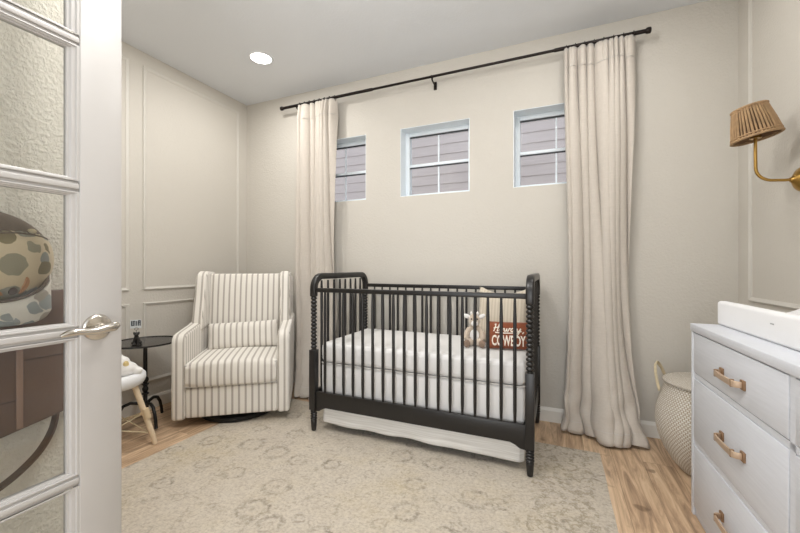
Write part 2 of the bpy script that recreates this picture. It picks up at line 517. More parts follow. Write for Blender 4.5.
def reveal_liner(k, a, b):
    t = .004
    bm = boxes((a, a+t, YB+.001, YB+.115, WZ0, WZ1), (b-t, b, YB+.001, YB+.115, WZ0, WZ1),
               (a+t, b-t, YB+.001, YB+.115, WZ1-t, WZ1), (a+t, b-t, YB+.001, YB+.115, WZ0, WZ0+t))
    struct('trim_%d' % (20+k), bm, M['window_white'])
for k, (a, b) in enumerate(WIN): reveal_liner(k, a, b)

def base(name, x0, x1, y0, y1, outward):
    """baseboard with a stepped top; outward says which face looks into the room"""
    h, t = .098, .014
    bm = B()
    if outward == '-Y': prism(bm, [(y1, 0), (y1-t, 0), (y1-t, h-.02), (y1-t*.55, h-.006), (y1-t*.4, h), (y1, h)], 'X', x0, x1)
    if outward == '+X': prism(bm, [(x0, 0), (x0+t, 0), (x0+t, h-.02), (x0+t*.55, h-.006), (x0+t*.4, h), (x0, h)], 'Y', y0, y1)
    if outward == '-X': prism(bm, [(x1, 0), (x1-t, 0), (x1-t, h-.02), (x1-t*.55, h-.006), (x1-t*.4, h), (x1, h)], 'Y', y0, y1)
    struct(name, bm, M['white_trim'])
base('baseboard_back', XL, XR, 0, YB, '-Y')
base('baseboard_left', XL, 0, YS, YB-.014, '+X')
base('baseboard_right', 0, XR, YF, YB-.014, '-X')
base('baseboard_entry', XS, 0, YF, YS, '+X')

def panel(name, X, sgn, y0, y1, z0, z1, w=.024, t=.011):
    """picture-frame moulding on a side wall, mitred, with a stepped section"""
    bm = B()
    ring_prof = [(0, 0), (0, .7), (.3, 1), (.7, .6), (1, .35), (1, 0)]
    rows = []
    for (u, h) in ring_prof:
        i = u*w
        rows.append([bm.verts.new((X + sgn*h*t, y, z)) for y, z in ((y0+i, z0+i), (y1-i, z0+i), (y1-i, z1-i), (y0+i, z1-i))])
    for a, b in zip(rows, rows[1:]):
        for k in range(4): bm.faces.new((a[k], a[(k+1) % 4], b[(k+1) % 4], b[k]))
    struct(name, bm, M['trim'])
panel('trim_1', XL, 1, 1.80, 2.715, .92, 2.63)
panel('trim_2', XL, 1, 1.80, 2.715, .212, .824)
panel('trim_3', XL, 1, .87, 1.70, .92, 2.63)
panel('trim_4', XL, 1, .87, 1.70, .212, .824)
panel('trim_5', XR, -1, 1.40, 2.675, .905, 2.63)
panel('trim_6', XR, -1, .20, 1.29, .905, 2.63)
panel('trim_7', XR, -1, 1.40, 2.675, .212, .812)
panel('trim_8', XR, -1, .20, 1.29, .212, .812)

# neighbouring house outside the windows
def siding():
    bm = B(); Y = 5.9; rev = .165; n = 34
    for i in range(n):
        z = i*rev
        prism(bm, [(Y-.016, z), (Y-.004, z+rev), (Y+.10, z+rev), (Y+.10, z)], 'X', -7.5, 4.0)
    return bm
h = obj('neighbouring_house', siding(), M['siding'])
tag(h, 'lilac grey lap sided wall of the house outside the small windows', 'house')
gr = boxes((-9, 6, YB+.25, 12, -.25, -.15)); struct('ground', gr, plain('gravel_ground', '#A39C90', .95, var=.3, vscale=40))

# ------------------------------------------------------------------ open door
def door():
    X0, X1 = -1.236, -1.20
    yh, ye = -.08, .684
    gy0, gy1 = .035, .579
    lites = [(.135, .501), (.531, .9065), (.9365, 1.303), (1.333, 1.702), (1.732, 2.10)]
    bm = boxes((X0, X1, yh, gy0, .012, 2.25), (X0, X1, gy1, ye, .012, 2.25), (X0, X1, gy0, gy1, .012, .135), (X0, X1, gy0, gy1, 2.10, 2.25))
    d = struct('door_1', bm, M['door'], bevel=.0025)
    for (a, b), (c, _) in zip(lites, lites[1:]):
        m = boxes((X0+.006, X1-.006, gy0, gy1, b-.001, c+.001), (X0+.002, X1-.001, gy0, gy1, b+.007, c-.007))
        obj('muntin', m, M['door'], d, bevel=.003)
    for z0, z1 in lites:      # moulding and pane in each opening
        mw = .024
        m = B()
        rows = []
        for i, x in ((0, X1-.002), (.006, X1-.0015), (.008, X1-.006), (.016, X1-.007), (.019, X1-.012), (mw, X1-.013), (mw, X0+.008)):
            rows.append([m.verts.new((x, y, z)) for y, z in ((gy0+i, z0+i*.45), (gy1-i, z0+i*.45), (gy1-i, z1-i*.45), (gy0+i, z1-i*.45))])
        for p, q in zip(rows, rows[1:]):
            for k in range(4): m.faces.new((p[k], p[(k+1) % 4], q[(k+1) % 4], q[k]))
        obj('glazing_bead', m, M['door'], d)
        obj('glass_pane', boxes((X0+.012, X0+.016, gy0+.01, gy1-.01, z0+.005, z1-.005)), M['glass'], d)
    # handle
    hb = B()
    Yc, Zc = .619, .928
    lathe(hb, [(.037, 0), (.037, .003), (.0355, .006), (.031, .010), (.018, .012), (.012, .014), (.011, .05), (.0, .051)], 32, (X1, Yc, Zc), 'X')
    han = obj('door_handle', hb, M['nickel'], d, smooth=True)
    lv = B()
    P = [(X1+.052, Yc+.020, Zc+.006), (X1+.058, Yc+.010, Zc+.004), (X1+.060, Yc-.012, Zc+.002), (X1+.060, Yc-.035, Zc-.002), (X1+.059, Yc-.055, Zc+.000), (X1+.058, Yc-.075, Zc+.003),
         (X1+.056, Yc-.092, Zc+.001), (X1+.053, Yc-.107, Zc-.004)]
    tube(lv, P, [.012, .015, .0135, .0115, .011, .0115, .0105, .005], 14, flat=.85)
    lv2 = obj('lever', lv, M['nickel'], han, smooth=True)
    for z in (.25, 1.12, 2.0):
        ht = B(); tube(ht, [(X1-.018, yh-.006, z-.045), (X1-.018, yh-.006, z+.045)], .006, 10); obj('hinge', ht, M['nickel'], d)
    # door jamb
    struct('door_frame', boxes((-1.26, -1.242, YF-.14, YF+.012, 0, 2.30), (.30, .32, YF-.14, YF+.012, 0, 2.30), (-1.242, .30, YF-.14, YF+.012, 2.265, 2.30)), M['door'])
door()

# ------------------------------------------------------------------ cap and bag hung on the wall behind the door
def cap():
    t = thing('baseball_cap', 'camouflage baseball cap with brown mesh hung brim down behind the glass door', 'cap', (XS+.004, .466, 1.125))
    rx, ry, rz = .125, .147, .132
    def dome(u, v, k=1.0):
        a = u*2*PI; e = v*PI/2
        c = math.cos(e)**.9
        return V(.006 + rx*math.sin(e)*k, ry*c*math.cos(a)*k, rz*c*math.sin(a)*k - .012*math.sin(e))
    seam = lambda y: rz*(.50 - .30*(y/ry)**2 + .18*y/ry)
    def keep(bm, fn):
        bm.normal_update()
        bmesh.ops.delete(bm, geom=[f for f in bm.faces if not fn(f.calc_center_median())], context='FACES')
    bm = B(); grid(bm, lambda u, v: dome(u, v), 72, 24, True)
    obj('mesh_back', bm, M['camo_mesh'], t, smooth=True, solid=.003)
    bm = B(); grid(bm, lambda u, v: dome(u, v, 1.018), 96, 40, True)
    keep(bm, lambda c: c.z < seam(c.y) and (c.y/ry)**2 + (c.z/rz)**2 < .90)
    obj('front_panel', bm, M['camo'], t, smooth=True, solid=.002)
    bm = B()
    def brim(u, v):
        y = ry*.86*(2*u-1); q = (1-(2*u-1)**2)**.5
        zt = -rz*.84*(.30 + .70*q) - .008; zb = -.182 + .045*abs(2*u-1)**5
        return V(.062 + .045*q**.8 + v*.014, y*(1 - .05*v*abs(2*u-1)**4), zt + (zb-zt)*v)
    grid(bm, brim, 36, 8); obj('brim', bm, M['camo_pale'], t, smooth=True, solid=.004)
    bm = B()
    pts = [V(.064 + .045*math.sin(k/24*PI)**.8, ry*.80*math.cos(PI*1.0+k/24*PI), -rz*.84*(.30 + .70*math.sin(k/24*PI)) - .006) for k in range(25)]
    tube(bm, pts, .0045, 8); obj('sweat_band', bm, M['camo_mesh'], t, smooth=True)
    bm = B(); pts = [dome(math.atan2(seam(y)/rz, y/ry)/(2*PI), math.acos(min(1, max(0, ((y/ry)**2+(seam(y)/rz)**2)**.5**1)) ** 1)/(PI/2), 1.02) for y in [ry*(-.85 + 1.7*k/20) for k in range(21)]]
    tube(bm, pts, .003, 6); obj('seam_tape', bm, M['camo_mesh'], t, smooth=True)
    bm = B(); ball(bm, dome(.14, .45, 1.03), (.007, .010, .007)); obj('top_button', bm, M['straw'], t, smooth=True)
    # stitched duck patch on the front panel
    bm = B()
    base_pt = lambda u, v: dome((PI*1.5 + u)/(2*PI), v, 1.045)
    def leaf(u0, v0, L, W, ang):
        n = 14; ring = []
        for i in range(n):
            a = 2*PI*i/n
            du, dv = L*math.cos(a), W*math.sin(a)
            ring.append(bm.verts.new(base_pt(u0 + du*math.cos(ang) - dv*math.sin(ang), v0 + (du*math.sin(ang) + dv*math.cos(ang))*.7)))
        bm.faces.new(ring)
    leaf(.62, .62, .26, .05, .6)
    om = plain('orange_stitching', '#B98A66', .9)
    obj('stitched_patch', bm, om, t, solid=.003)
    bm = B(); leaf(-.15, .66, .28, .06, -.5); obj('stitched_patch', bm, om, t, solid=.003)
    bm = B(); leaf(.30, .60, .10, .09, .3)
    obj('stitched_patch', bm, M['strap'], t, solid=.003)
cap()

def bag():
    t = thing('leather_bag', 'brown leather bag hung below the camouflage cap behind the glass door', 'bag', (XS+.002, .44, .63))
    # local: y to the right, z up, bottom slopes
    def body(s):
        return [(-.23, -.058+.0), (.226, .026), (.228, .395), (-.23, .395)]
    bm = B(); prism(bm, body(0), 'X', 0, .046); obj('body', bm, M['leather'], t, bevel=.012, segs=3)
    bm = B(); prism(bm, [(-.232, .245), (.230, .264), (.231, .40), (-.232, .40)], 'X', .044, .052); obj('flap', bm, M['leather'], t, bevel=.004)
    bm = B(); box(bm, .042, .050, .085, .100, .010, .25); obj('side_strap', bm, M['leather_light'], t, bevel=.002)
    for q in ((.042, .0475, -.22, .085, .09, .094), (.042, .0475, .10, .205, .20, .203)): obj('seam', boxes(q), M['strap'], t)
    bm = B()
    pts = [(.03, .185, .05), (.03, .175, -.02), (.032, .145, -.075), (.035, .10, -.115), (.036, .05, -.142), (.036, .0, -.155), (.035, -.06, -.14), (.034, -.11, -.10), (.03, -.14, -.03)]
    # smooth the strap
    sm = []
    for i in range(len(pts)-1):
        p0, p1, p2, p3 = (Vector(pts[max(0, min(len(pts)-1, i+d))]) for d in (-1, 0, 1, 2))
        for k in range(5):
            u = k/5
            sm.append(.5*((2*p1) + (p2-p0)*u + (2*p0-5*p1+4*p2-p3)*u*u + (3*p1-p0-3*p2+p3)*u**3))
    sm.append(Vector(pts[-1]))
    sweep_rect(bm, sm, .028, .006, (1, 0, 0)); obj('shoulder_strap', bm, M['strap'], t)
    bm = B()
    for dy in (-.0,):
        tube(bm, [(.052, .035, -.135), (.052, .03, -.165), (.052, .0, -.172), (.052, -.005, -.142)], .003, 8, closed=True)
    obj('buckle', bm, M['brass'], t, smooth=True)
bag()

# ------------------------------------------------------------------ rug
def rug():
    bm = B(); x0, x1, y0, y1 = -2.165, .232, .25, 2.442
    grid(bm, lambda u, v: V(x0+(x1-x0)*u + .0012*math.sin(v*37), y0+(y1-y0)*v + .0015*math.sin(u*31), .0023), 40, 40)
    o = obj('area_rug', bm, M['rug'], solid=.004)
    tag(o, 'faded beige floral area rug lying on the plank floor under the crib', 'rug')
rug()
RUG = .0047

# ------------------------------------------------------------------ crib
def crib():
    cx, cy = -.8125, 2.388
    t = thing('spindle_crib', 'black spindle crib with turned posts standing on the rug', 'crib', (cx, cy, RUG))
    hx, hy = .6825, .358
    R = RUG
    # post: turned foot, square block, spool-turned upper length
    prof = [(.011, 0), (.0155, .004), (.018, .03), (.0205, .07)]
    for i in range(4):
        z = .076 + i*.0165
        prof += [(.0165, z-.002), (.0225, z+.004), (.0225, z+.009), (.0165, z+.0145)]
    prof += [(.018, .146)]
    bm = B(); lathe(bm, prof, 20)
    box(bm, -.0225, .0225, -.0225, .0225, .143, .540)
    up = [(.018, .538), (.018, .545)]
    n = 14; z0 = .548; st = (.896-z0)/n
    for i in range(n):
        z = z0 + i*st
        up += [(.0125, z), (.0190, z+st*.22), (.0212, z+st*.45), (.0190, z+st*.70), (.0125, z+st*.93)]
    up += [(.018, .898)]
    lathe(bm, up, 20)
    post = obj('post', bm, M['black'], t, bevel=.002, loc=(-hx, -hy, 0))
    for x, y in ((hx, -hy), (-hx, hy), (hx, hy)): same('post', post, t, (x, y, 0))
    # arched end rails
    for s in (-1, 1):
        zt = 1.052 - R - .018; r = .085
        pts = [(s*hx, -hy, .893)] + [(s*hx, -hy + r - r*math.cos(a), zt - r + r*math.sin(a)) for a in [PI/2*i/10 for i in range(11)]]
        pts += [(s*hx, hy - r + r*math.sin(a), zt - r + r*math.cos(a)) for a in [PI/2*i/10 for i in range(11)]] + [(s*hx, hy, .893)]
        bm = B(); sweep_rect(bm, pts, .042, .042, (1, 0, 0))
        obj('arched_end_rail', bm, M['black'], t, bevel=.010, segs=3)
        obj('lower_end_rail', boxes((s*hx-.012, s*hx+.012, -hy+.022, hy-.022, .17, .268)), M['black'], t, bevel=.003)
    # long rails
    for y in (-hy, hy):
        obj('top_rail', boxes((-hx+.018, hx-.018, y-.012, y+.012, .925, .953)), M['black'], t, bevel=.004)
        bm = B()
        zb = .165
        low = [(-hx+.02, .135), (-hx+.05, .139), (-hx+.075, .155), (-hx+.10, zb), (hx-.10, zb), (hx-.075, .155), (hx-.05, .139), (hx-.02, .135)]
        prism(bm, low + [(hx-.02, .266), (-hx+.02, .266)], 'Y', y-.012, y+.012)
        obj('lower_rail', bm, M['black'], t, bevel=.002)
    # spindles
    def spindle(h):
        bm = B()
        lathe(bm, [(.0068, 0), (.0075, .02), (.0094, .07), (.0094, h-.10), (.0078, h-.03), (.0066, h)], 12)
        return bm
    sp = None
    for y in (-hy, hy):
        for i in range(18):
            x = -.594 + i*(1.201/17)
            if sp is None: sp = obj('spindle', spindle(.926-.262), M['black'], t, smooth=True, loc=(x, y, .263))
            else: same('spindle', sp, t, (x, y, .263))
    se = None
    for s in (-1, 1):
        for i in range(8):
            y = -.270 + i*.0771
            if se is None: se = obj('end_spindle', spindle(1.0-.264), M['black'], t, smooth=True, loc=(s*hx, y, .265))
            else: same('end_spindle', se, t, (s*hx, y, .265))
    # mattress support and its corner brackets
    obj('mattress_support', boxes((-hx+.03, hx-.03, -hy+.03, hy-.03, .228, .240)), M['black_metal'], t)
    br = None
    for sx in (-1,):
        bm = B()
        tube(bm, [(sx*(hx-.026), -hy+.045, .50), (sx*(hx-.040), -hy+.045, .485), (sx*(hx-.05), -hy+.045, .45), (sx*(hx-.05), -hy+.045, .30)], .006, 8)
        obj('support_bracket', bm, M['black_metal'], t, smooth=True)
    return t
crib()

def mattress():
    t = thing('crib_mattress', 'white sheeted mattress lying inside the black crib', 'mattress', (-.8125, 2.388, RUG+.241))
    hx, hy, h = .652, .322, .343
    obj('ticking', boxes((-hx, hx, -hy, hy, 0, .205)), M['sheet'], t, bevel=.022, segs=4)
    bm = B()
    n = 46
    def top(u, v):
        # rounded box shell: v over the height and across the top
        return None
    box(bm, -hx-.003, hx+.003, -hy-.003, hy+.003, .207, h)
    obj('fitted_sheet', bm, M['sheet'], t, bevel=.035, segs=5)
    def rim(z):
        r = .03; pts = []
        for cx, cy, a0 in ((hx-r, hy-r, 0), (-hx+r, hy-r, PI/2), (-hx+r, -hy+r, PI), (hx-r, -hy+r, 1.5*PI)):
            for k in range(5):
                a = a0 + PI/2*k/4
                pts.append((cx + (r+.002)*math.cos(a), cy + (r+.002)*math.sin(a), z))
        return pts
    bm = B(); tube(bm, rim(.206), .0045, 8, closed=True); obj('piping', bm, M['piping'], t, smooth=True)
mattress()
MT = RUG + .241 + .343

def skirt():
    bm = B(); x0, x1, y0, y1 = -1.442, -.176, 2.075, 2.690
    P = [(x0, y1), (x0, y0), (x1, y0), (x1, y1)]
    seg = [y1-y0, x1-x0, y1-y0]; tot = sum(seg)
    def fn(u, v):
        d = u*tot
        for i, s in enumerate(seg):
            if d <= s + 1e-9: break
            d -= s
        f = d/s
        x = P[i][0] + (P[i+1][0]-P[i][0])*f; y = P[i][1] + (P[i+1][1]-P[i][1])*f
        w = .004*math.sin(u*61) + .006*math.sin(u*23+1)
        ny = (-1 if i == 1 else 0); nx = (-1 if i == 0 else 1 if i == 2 else 0)
        z = .236 - v*(.182 + .003*math.sin(u*19+.6) + .0025*math.sin(u*47) + .016*(u-.5))
        out = v*(w + .012)
        return V(x + nx*out, y + ny*out - v*v*.0, z + .0)
    grid(bm, fn, 140, 10)
    o = obj('crib_skirt', bm, M['skirt'], smooth=True, solid=.003)
    tag(o, 'white rippled cloth skirt hanging under the crib above the rug', 'crib skirt')
skirt()

def cushion(bm, w, h, t, pinch=.06, n=26, f=None):
    """pillow in local XZ, thickness along Y, with pulled-in sides and pointed corners"""
    for s in (-1, 1):
        def fn(u, v):
            a, b = 2*u-1, 2*v-1
            x = a*(1 - pinch*(1-b*b)*abs(a)**2.0 + 0) * w/2
            z = b*(1 - pinch*(1-a*a)*abs(b)**2.0) * h/2
            th = ((1-a**4)*(1-b**4))**.5
            y = s*t/2*th
            p = V(x, y, z)
            return f(p, a, b) if f else p
        grid(bm, fn, n, n)
    bmesh.ops.remove_doubles(bm, verts=bm.verts, dist=1e-5)

def crib_pillows():
    # square striped pillow leaning in the far right corner
    def sag(p, a, b):
        if b > 0: p.z -= .035*b*b*max(0, 1-(a*1.15)**2)
        return p
    bm = B(); cushion(bm, .345, .385, .11, .05, f=sag)
    o = obj('throw_pillow', bm, M['pillow_stripe'], smooth=True)
    o.location = (-.335, 2.545, MT + .180); o.rotation_euler = (math.radians(-13), 0, math.radians(-6))
    tag(o, 'tan square pillow with pointed corners propped at the far end of the crib', 'pillow')
    # rust lumbar pillow with lettering
    w, h, th = .250, .168, .07
    t = thing('lumbar_pillow', 'rust brown pillow lettered Howdy, COWBOY lying in the crib', 'pillow', (-.276, 2.345, MT + .086), math.radians(8))
    t.rotation_euler = (math.radians(-14), 0, math.radians(9))
    bm = B(); cushion(bm, w, h, th, .03); obj('cover', bm, M['rust'], t, smooth=True)
    def front(x, z):
        a, b = max(-1, min(1, 2*x/w)), max(-1, min(1, 2*z/h))
        return -th/2*((1-a**4)*(1-b**4))**.5
    # COWBOY, from the built-in font, laid over the pillow's front
    cu = bpy.data.curves.new('lettering', 'FONT'); cu.body = 'COWBOY'; cu.align_x = 'CENTER'; cu.size = .062
    cu.extrude = .0015; cu.offset = .0016; cu.space_character = 1.02; cu.resolution_u = 4
    tmp = bpy.data.objects.new('lettering_source', cu); C.objects.link(tmp)
    bpy.context.view_layer.update()
    me = bpy.data.meshes.new_from_object(tmp.evaluated_get(bpy.context.evaluated_depsgraph_get()))
    bpy.data.objects.remove(tmp)
    xs = [v.co.x for v in me.vertices]; ys = [v.co.y for v in me.vertices]
    kx = .198/(max(xs)-min(xs)); kz = .064/(max(ys)-min(ys)); mx = (max(xs)+min(xs))/2; my = min(ys)
    for v in me.vertices:
        x, z, e = (v.co.x-mx)*kx, (v.co.y-my)*kz - .066, v.co.z
        v.co = V(x, front(x, z) - .0015 - e, z)
    me.materials.clear(); me.materials.append(M['cream_thread'])
    lo = bpy.data.objects.new('lettering', me); C.objects.link(lo); lo.parent = t
    lo['label'] = 'cream block lettering'
    # Howdy, as brush-script strokes
    S = [[(-.02, .95), (.06, 1.05), (.02, .4), (-.05, -.05)],                       # H left
         [(.38, 1.12), (.30, .5), (.26, .02), (.36, .10)], [(-.08, .45), (.15, .55), (.40, .60)],
         [(.62, .52), (.48, .40), (.46, .12), (.58, .0), (.70, .14), (.70, .40), (.60, .52), (.74, .40), (.84, .42)],          # o
         [(.84, .50), (.86, .10), (.95, .02), (1.05, .30), (1.06, .45), (1.08, .08), (1.18, .02), (1.28, .45), (1.38, .42)],    # w
         [(1.66, .48), (1.50, .46), (1.42, .20), (1.50, .02), (1.64, .16), (1.72, .55), (1.80, 1.12), (1.74, .50), (1.74, .10), (1.86, .05)],  # d
         [(1.94, .50), (1.96, .18), (2.06, .08), (2.18, .30), (2.24, .52), (2.18, .0), (2.04, -.45), (1.90, -.42), (2.02, -.12), (2.34, .12)],  # y
         [(2.50, .06), (2.52, -.06), (2.44, -.22)],                                   # comma
         [(.10, -.22), (.7, -.26), (1.3, -.24), (1.75, -.16)]]
    bm = B()
    for st in S:
        sm = []
        for i in range(len(st)-1):
            p = [st[max(0, min(len(st)-1, i+d))] for d in (-1, 0, 1, 2)]
            for k in range(5):
                u = k/5
                q = [.5*(2*p[1][c] + (p[2][c]-p[0][c])*u + (2*p[0][c]-5*p[1][c]+4*p[2][c]-p[3][c])*u*u + (3*p[1][c]-p[0][c]-3*p[2][c]+p[3][c])*u**3) for c in (0, 1)]
                sm.append(q)
        sm.append(st[-1])
        pts = []
        for x, z in sm:
            X = (x - 1.24)*.068 + z*.006; Z = .022 + z*.040 + x*-.001
            pts.append((X, front(X, Z) - .001, Z))
        tube(bm, pts, .0036, 6)
    ho = obj('lettering', bm, M['cream_thread'], t, smooth=True)
    ho['label'] = 'cream script lettering'
crib_pillows()

def plush():
    t = thing('plush_calf', 'beige and white plush calf sitting in the crib beside the lettered pillow', 'plush toy', (-.492, 2.375, MT + .001), math.radians(12))
    bm = B()
    ball(bm, (0, .01, .062), (.047, .042, .064)); ball(bm, (0, 0, .115), (.033, .032, .03))
    ball(bm, (0, -.012, .165), (.037, .038, .042)); ball(bm, (0, -.042, .150), (.024, .024, .022))
    for s in (-1, 1):
        tube(bm, [(s*.03, -.01, .115), (s*.05, -.03, .08), (s*.052, -.045, .045)], [.016, .017, .018], 10)
        tube(bm, [(s*.025, -.01, .028), (s*.04, -.06, .026)], [.026, .02], 10)
    obj('body', bm, M['plush_beige'], t, remesh=.005)
    for s in (-1, 1):
        bm = B(); ball(bm, (s*.046, -.004, .188), (.026, .010, .014), Matrix.Rotation(s*-.45, 4, 'Y')); obj('ear', bm, M['plush_white'], t, smooth=True)
        bm = B(); ball(bm, (s*.047, -.082, .027), (.022, .018, .025)); obj('foot', bm, M['plush_brown'], t, smooth=True)
        bm = B(); ball(bm, (s*.018, -.046, .176), (.004, .003, .005)); obj('eye', bm, M['black'], t, smooth=True)
        bm = B(); ball(bm, (s*.02, -.004, .207), (.008, .008, .013)); obj('horn', bm, M['plush_white'], t, smooth=True)
    bm = B(); ball(bm, (0, -.062, .150), (.021, .010, .017)); obj('muzzle', bm, M['plush_white'], t, smooth=True)
    bm = B(); ball(bm, (0, -.030, .072), (.030, .008, .036)); obj('belly_patch', bm, M['plush_white'], t, smooth=True)
plush()

# ------------------------------------------------------------------ glider armchair
def armchair():
    t = thing('glider_armchair', 'cream and grey striped wingback glider armchair in the corner', 'armchair', (-2.300, 2.190, 0), math.radians(36.5))
    up = M['ticking']
    F = -.385
    bm = B(); lathe(bm, [(.262, 0), (.270, .006), (.270, .030), (.255, .038), (.09, .042), (.06, .052), (.06, .075)], 40, (0, -.095, .009))
    obj('swivel_base', bm, M['black_metal'], t, smooth=True)
    obj('front_panel', boxes((-.296, .296, F+.010, .30, .068, .272)), up, t, bevel=.012, segs=3)
    # seat cushion, crowned
    bm = B()
    def rb(u, v):
        return None
    vs = box(bm, -.298, .298, F-.012, .17, .276, .444)
    bmesh.ops.subdivide_edges(bm, edges=bm.edges[:], cuts=7, use_grid_fill=True)
    for v in bm.verts:
        a, b = v.co.x/.298, (v.co.y-(F-.012+.17)/2)/((.17-F+.012)/2)
        if v.co.z > .40: v.co.z += .020*(1-a*a)*(1-b*b*.6)
        if v.co.y < F: v.co.y -= .012*(1-((v.co.z-.355)/.085)**2)*(1-a**4)
    obj('seat_cushion', bm, up, t, bevel=.03, segs=4)
    # cushion welt
    bm = B()
    for z in (.285, .428): tube(bm, [(-.297, .0, z), (-.293, F-.006, z), (.293, F-.006, z), (.297, .0, z)], .005, 8)
    obj('welt', bm, M['piping'], t, smooth=True)
    # arms: side outline swept across the width
    for s in (-1, 1):
        out = [(F, .058), (F+.004, .58), (F+.012, .612), (F+.035, .635), (F+.09, .644), (-.05, .662), (.10, .684), (.20, .69), (.33, .69), (.335, .058)]
        bm = B(); x0, x1 = (s*.297, s*.383)
        prism(bm, out, 'X', min(x0, x1), max(x0, x1)); obj('arm', bm, up, t, bevel=.022, segs=4)
        # wings
        wing = [(-.03, .60), (-.026, .68), (-.004, .76), (.024, .85), (.046, .95), (.062, 1.02), (.085, 1.052), (.13, 1.062), (.34, 1.055), (.375, 1.03), (.352, .60)]
        bm = B(); x0, x1 = s*.286, s*.366
        prism(bm, wing, 'X', min(x0, x1), max(x0, x1)); 
        for v in bm.verts:
            k = max(0, min(1, (v.co.z-.62)/.42)); v.co.x -= s*.010*k
        obj('wing', bm, up, t, bevel=.026, segs=4)
    # inner back: reclined padded panel
    bm = B()
    prism(bm, [(.135, .36), (.215, 1.038), (.33, 1.038), (.31, .36)], 'X', -.296, .296)
    bmesh.ops.subdivide_edges(bm, edges=bm.edges[:], cuts=7, use_grid_fill=True)
    for v in bm.verts:
        a = v.co.x/.296; h = (v.co.z-.36)/.685
        if v.co.y < .13+.1*h+.02: v.co.y -= .028*(1-a**4)*(1-(2*h-1)**4)
    obj('backrest', bm, up, t, bevel=.028, segs=4)
    obj('back_shell', boxes((-.37, .37, .305, .352, .068, 1.02)), up, t, bevel=.02, segs=3)
    return t
chair = armchair()

def chair_pillow():
    bm = B(); cushion(bm, .535, .215, .12, .03)
    o = obj('lumbar_cushion', bm, M['ticking'], smooth=True)
    a = math.radians(36.5)
    ly = .045; lz = .548
    o.location = (-2.300 - math.sin(a)*ly + math.cos(a)*.005, 2.190 + math.cos(a)*ly, lz)
    o.rotation_euler = (math.radians(-10), math.radians(-2), a)
    tag(o, 'small striped lumbar cushion propped on the seat of the striped armchair', 'cushion')
chair_pillow()

# ------------------------------------------------------------------ side table with figurine
TX, TY, TZ = -2.640, 1.655, .578
def side_table():
    t = thing('side_table', 'round black metal pedestal side table beside the armchair', 'table', (TX, TY, 0))
    bm = B(); lathe(bm, [(.0, TZ-.012), (.196, TZ-.012), (.205, TZ-.010), (.208, TZ-.004), (.207, TZ+.002), (.203, TZ+.002), (.200, TZ-.003), (.0, TZ-.003)], 56)
    obj('tabletop', bm, M['table_black'], t, smooth=True)
    bm = B()
    lathe(bm, [(.0, TZ-.014), (.05, TZ-.014), (.03, TZ-.026), (.0125, TZ-.034), (.0125, .33), (.018, .325), (.021, .312), (.018, .30), (.0135, .295), (.0135, .262), (.018, .256), (.02, .246), (.017, .236), (.013, .23), (.0125, .16), (.019, .15), (.02, .12), (.014, .10), (.0, .10)][::-1], 20)
    obj('pole', bm, M['black_metal'], t, smooth=True)
    for ang in (-12, 112, 232):
        a = math.radians(ang); d = V(math.cos(a), math.sin(a), 0); bm = B()
        P = [(.008, .125), (.04, .143), (.085, .152), (.125, .138), (.152, .098), (.166, .05), (.172, .012), (.176, .004)]
        pts = []
        for i in range(len(P)-1):
            for k in range(3):
                u = k/3; pts.append((P[i][0]*(1-u)+P[i+1][0]*u, P[i][1]*(1-u)+P[i+1][1]*u))
        pts.append(P[-1])
        tube(bm, [d*r + V(0, 0, z+.0085) for r, z in pts], .0105, 10)
        obj('leg', bm, M['black_metal'], t, smooth=True)
        # scrolled knob on the pole
    for z in (.281, .215):
        bm = B(); lathe(bm, [(.0125, z-.008), (.020, z-.005), (.0235, z), (.020, z+.005), (.0125, z+.008)], 20)
        obj('collar', bm, M['black_metal'], t, smooth=True)
side_table()
def figurine():
    t = thing('dog_figurine', 'tiny black seated dog figurine holding a printed card on the black side table', 'figurine', (TX+.045, TY-.085, TZ-.0028), math.radians(50))
    bm = B()
    ball(bm, (0, .008, .027), (.020, .022, .027)); ball(bm, (0, -.006, .046), (.015, .014, .022)); ball(bm, (0, -.011, .072), (.014, .016, .014)); ball(bm, (0, -.026, .069), (.008, .011, .007))
    for s in (-1, 1):
        tube(bm, [(s*.010, -.012, .045), (s*.011, -.018, .005)], [.0075, .0075], 8); ball(bm, (s*.011, -.022, .005), (.008, .011, .006))
        ball(bm, (s*.02, .004, .013), (.011, .018, .012)); ball(bm, (s*.014, -.006, .078), (.005, .006, .012))
    tube(bm, [(0, .025, .01), (.012, .038, .008), (.026, .036, .008)], [.006, .005, .004], 8)
    obj('body', bm, M['black'], t, remesh=.0025)
    bm = B()
    tube(bm, [(0, -.01, .082), (0, -.01, .098)], .0012, 6)
    tube(bm, [(.011*math.cos(a*PI/8), -.01, .107 + .008*math.sin(a*PI/8)) for a in range(16)], .0012, 6, closed=True)
    obj('wire', bm, M['black_metal'], t, smooth=True)
    cd = obj('card', boxes((-.034, .028, -.0095, -.008, .112, .168)), M['card'], t)
    bm = B()
    for x0, x1, z0, z1 in ((-.029, -.021, .128, .162), (-.018, -.013, .132, .162), (-.018, -.006, .157, .162), (-.010, -.005, .128, .158), (-.001, .005, .128, .160), (.009, .015, .128, .164), (.018, .024, .128, .164), (.009, .024, .148, .153), (.009, .024, .158, .164), (-.029, -.013, .128, .133)):
        box(bm, x0, x1, -.0103, -.0094, z0, z1)
    obj('print', bm, M['ink'], cd)
figurine()

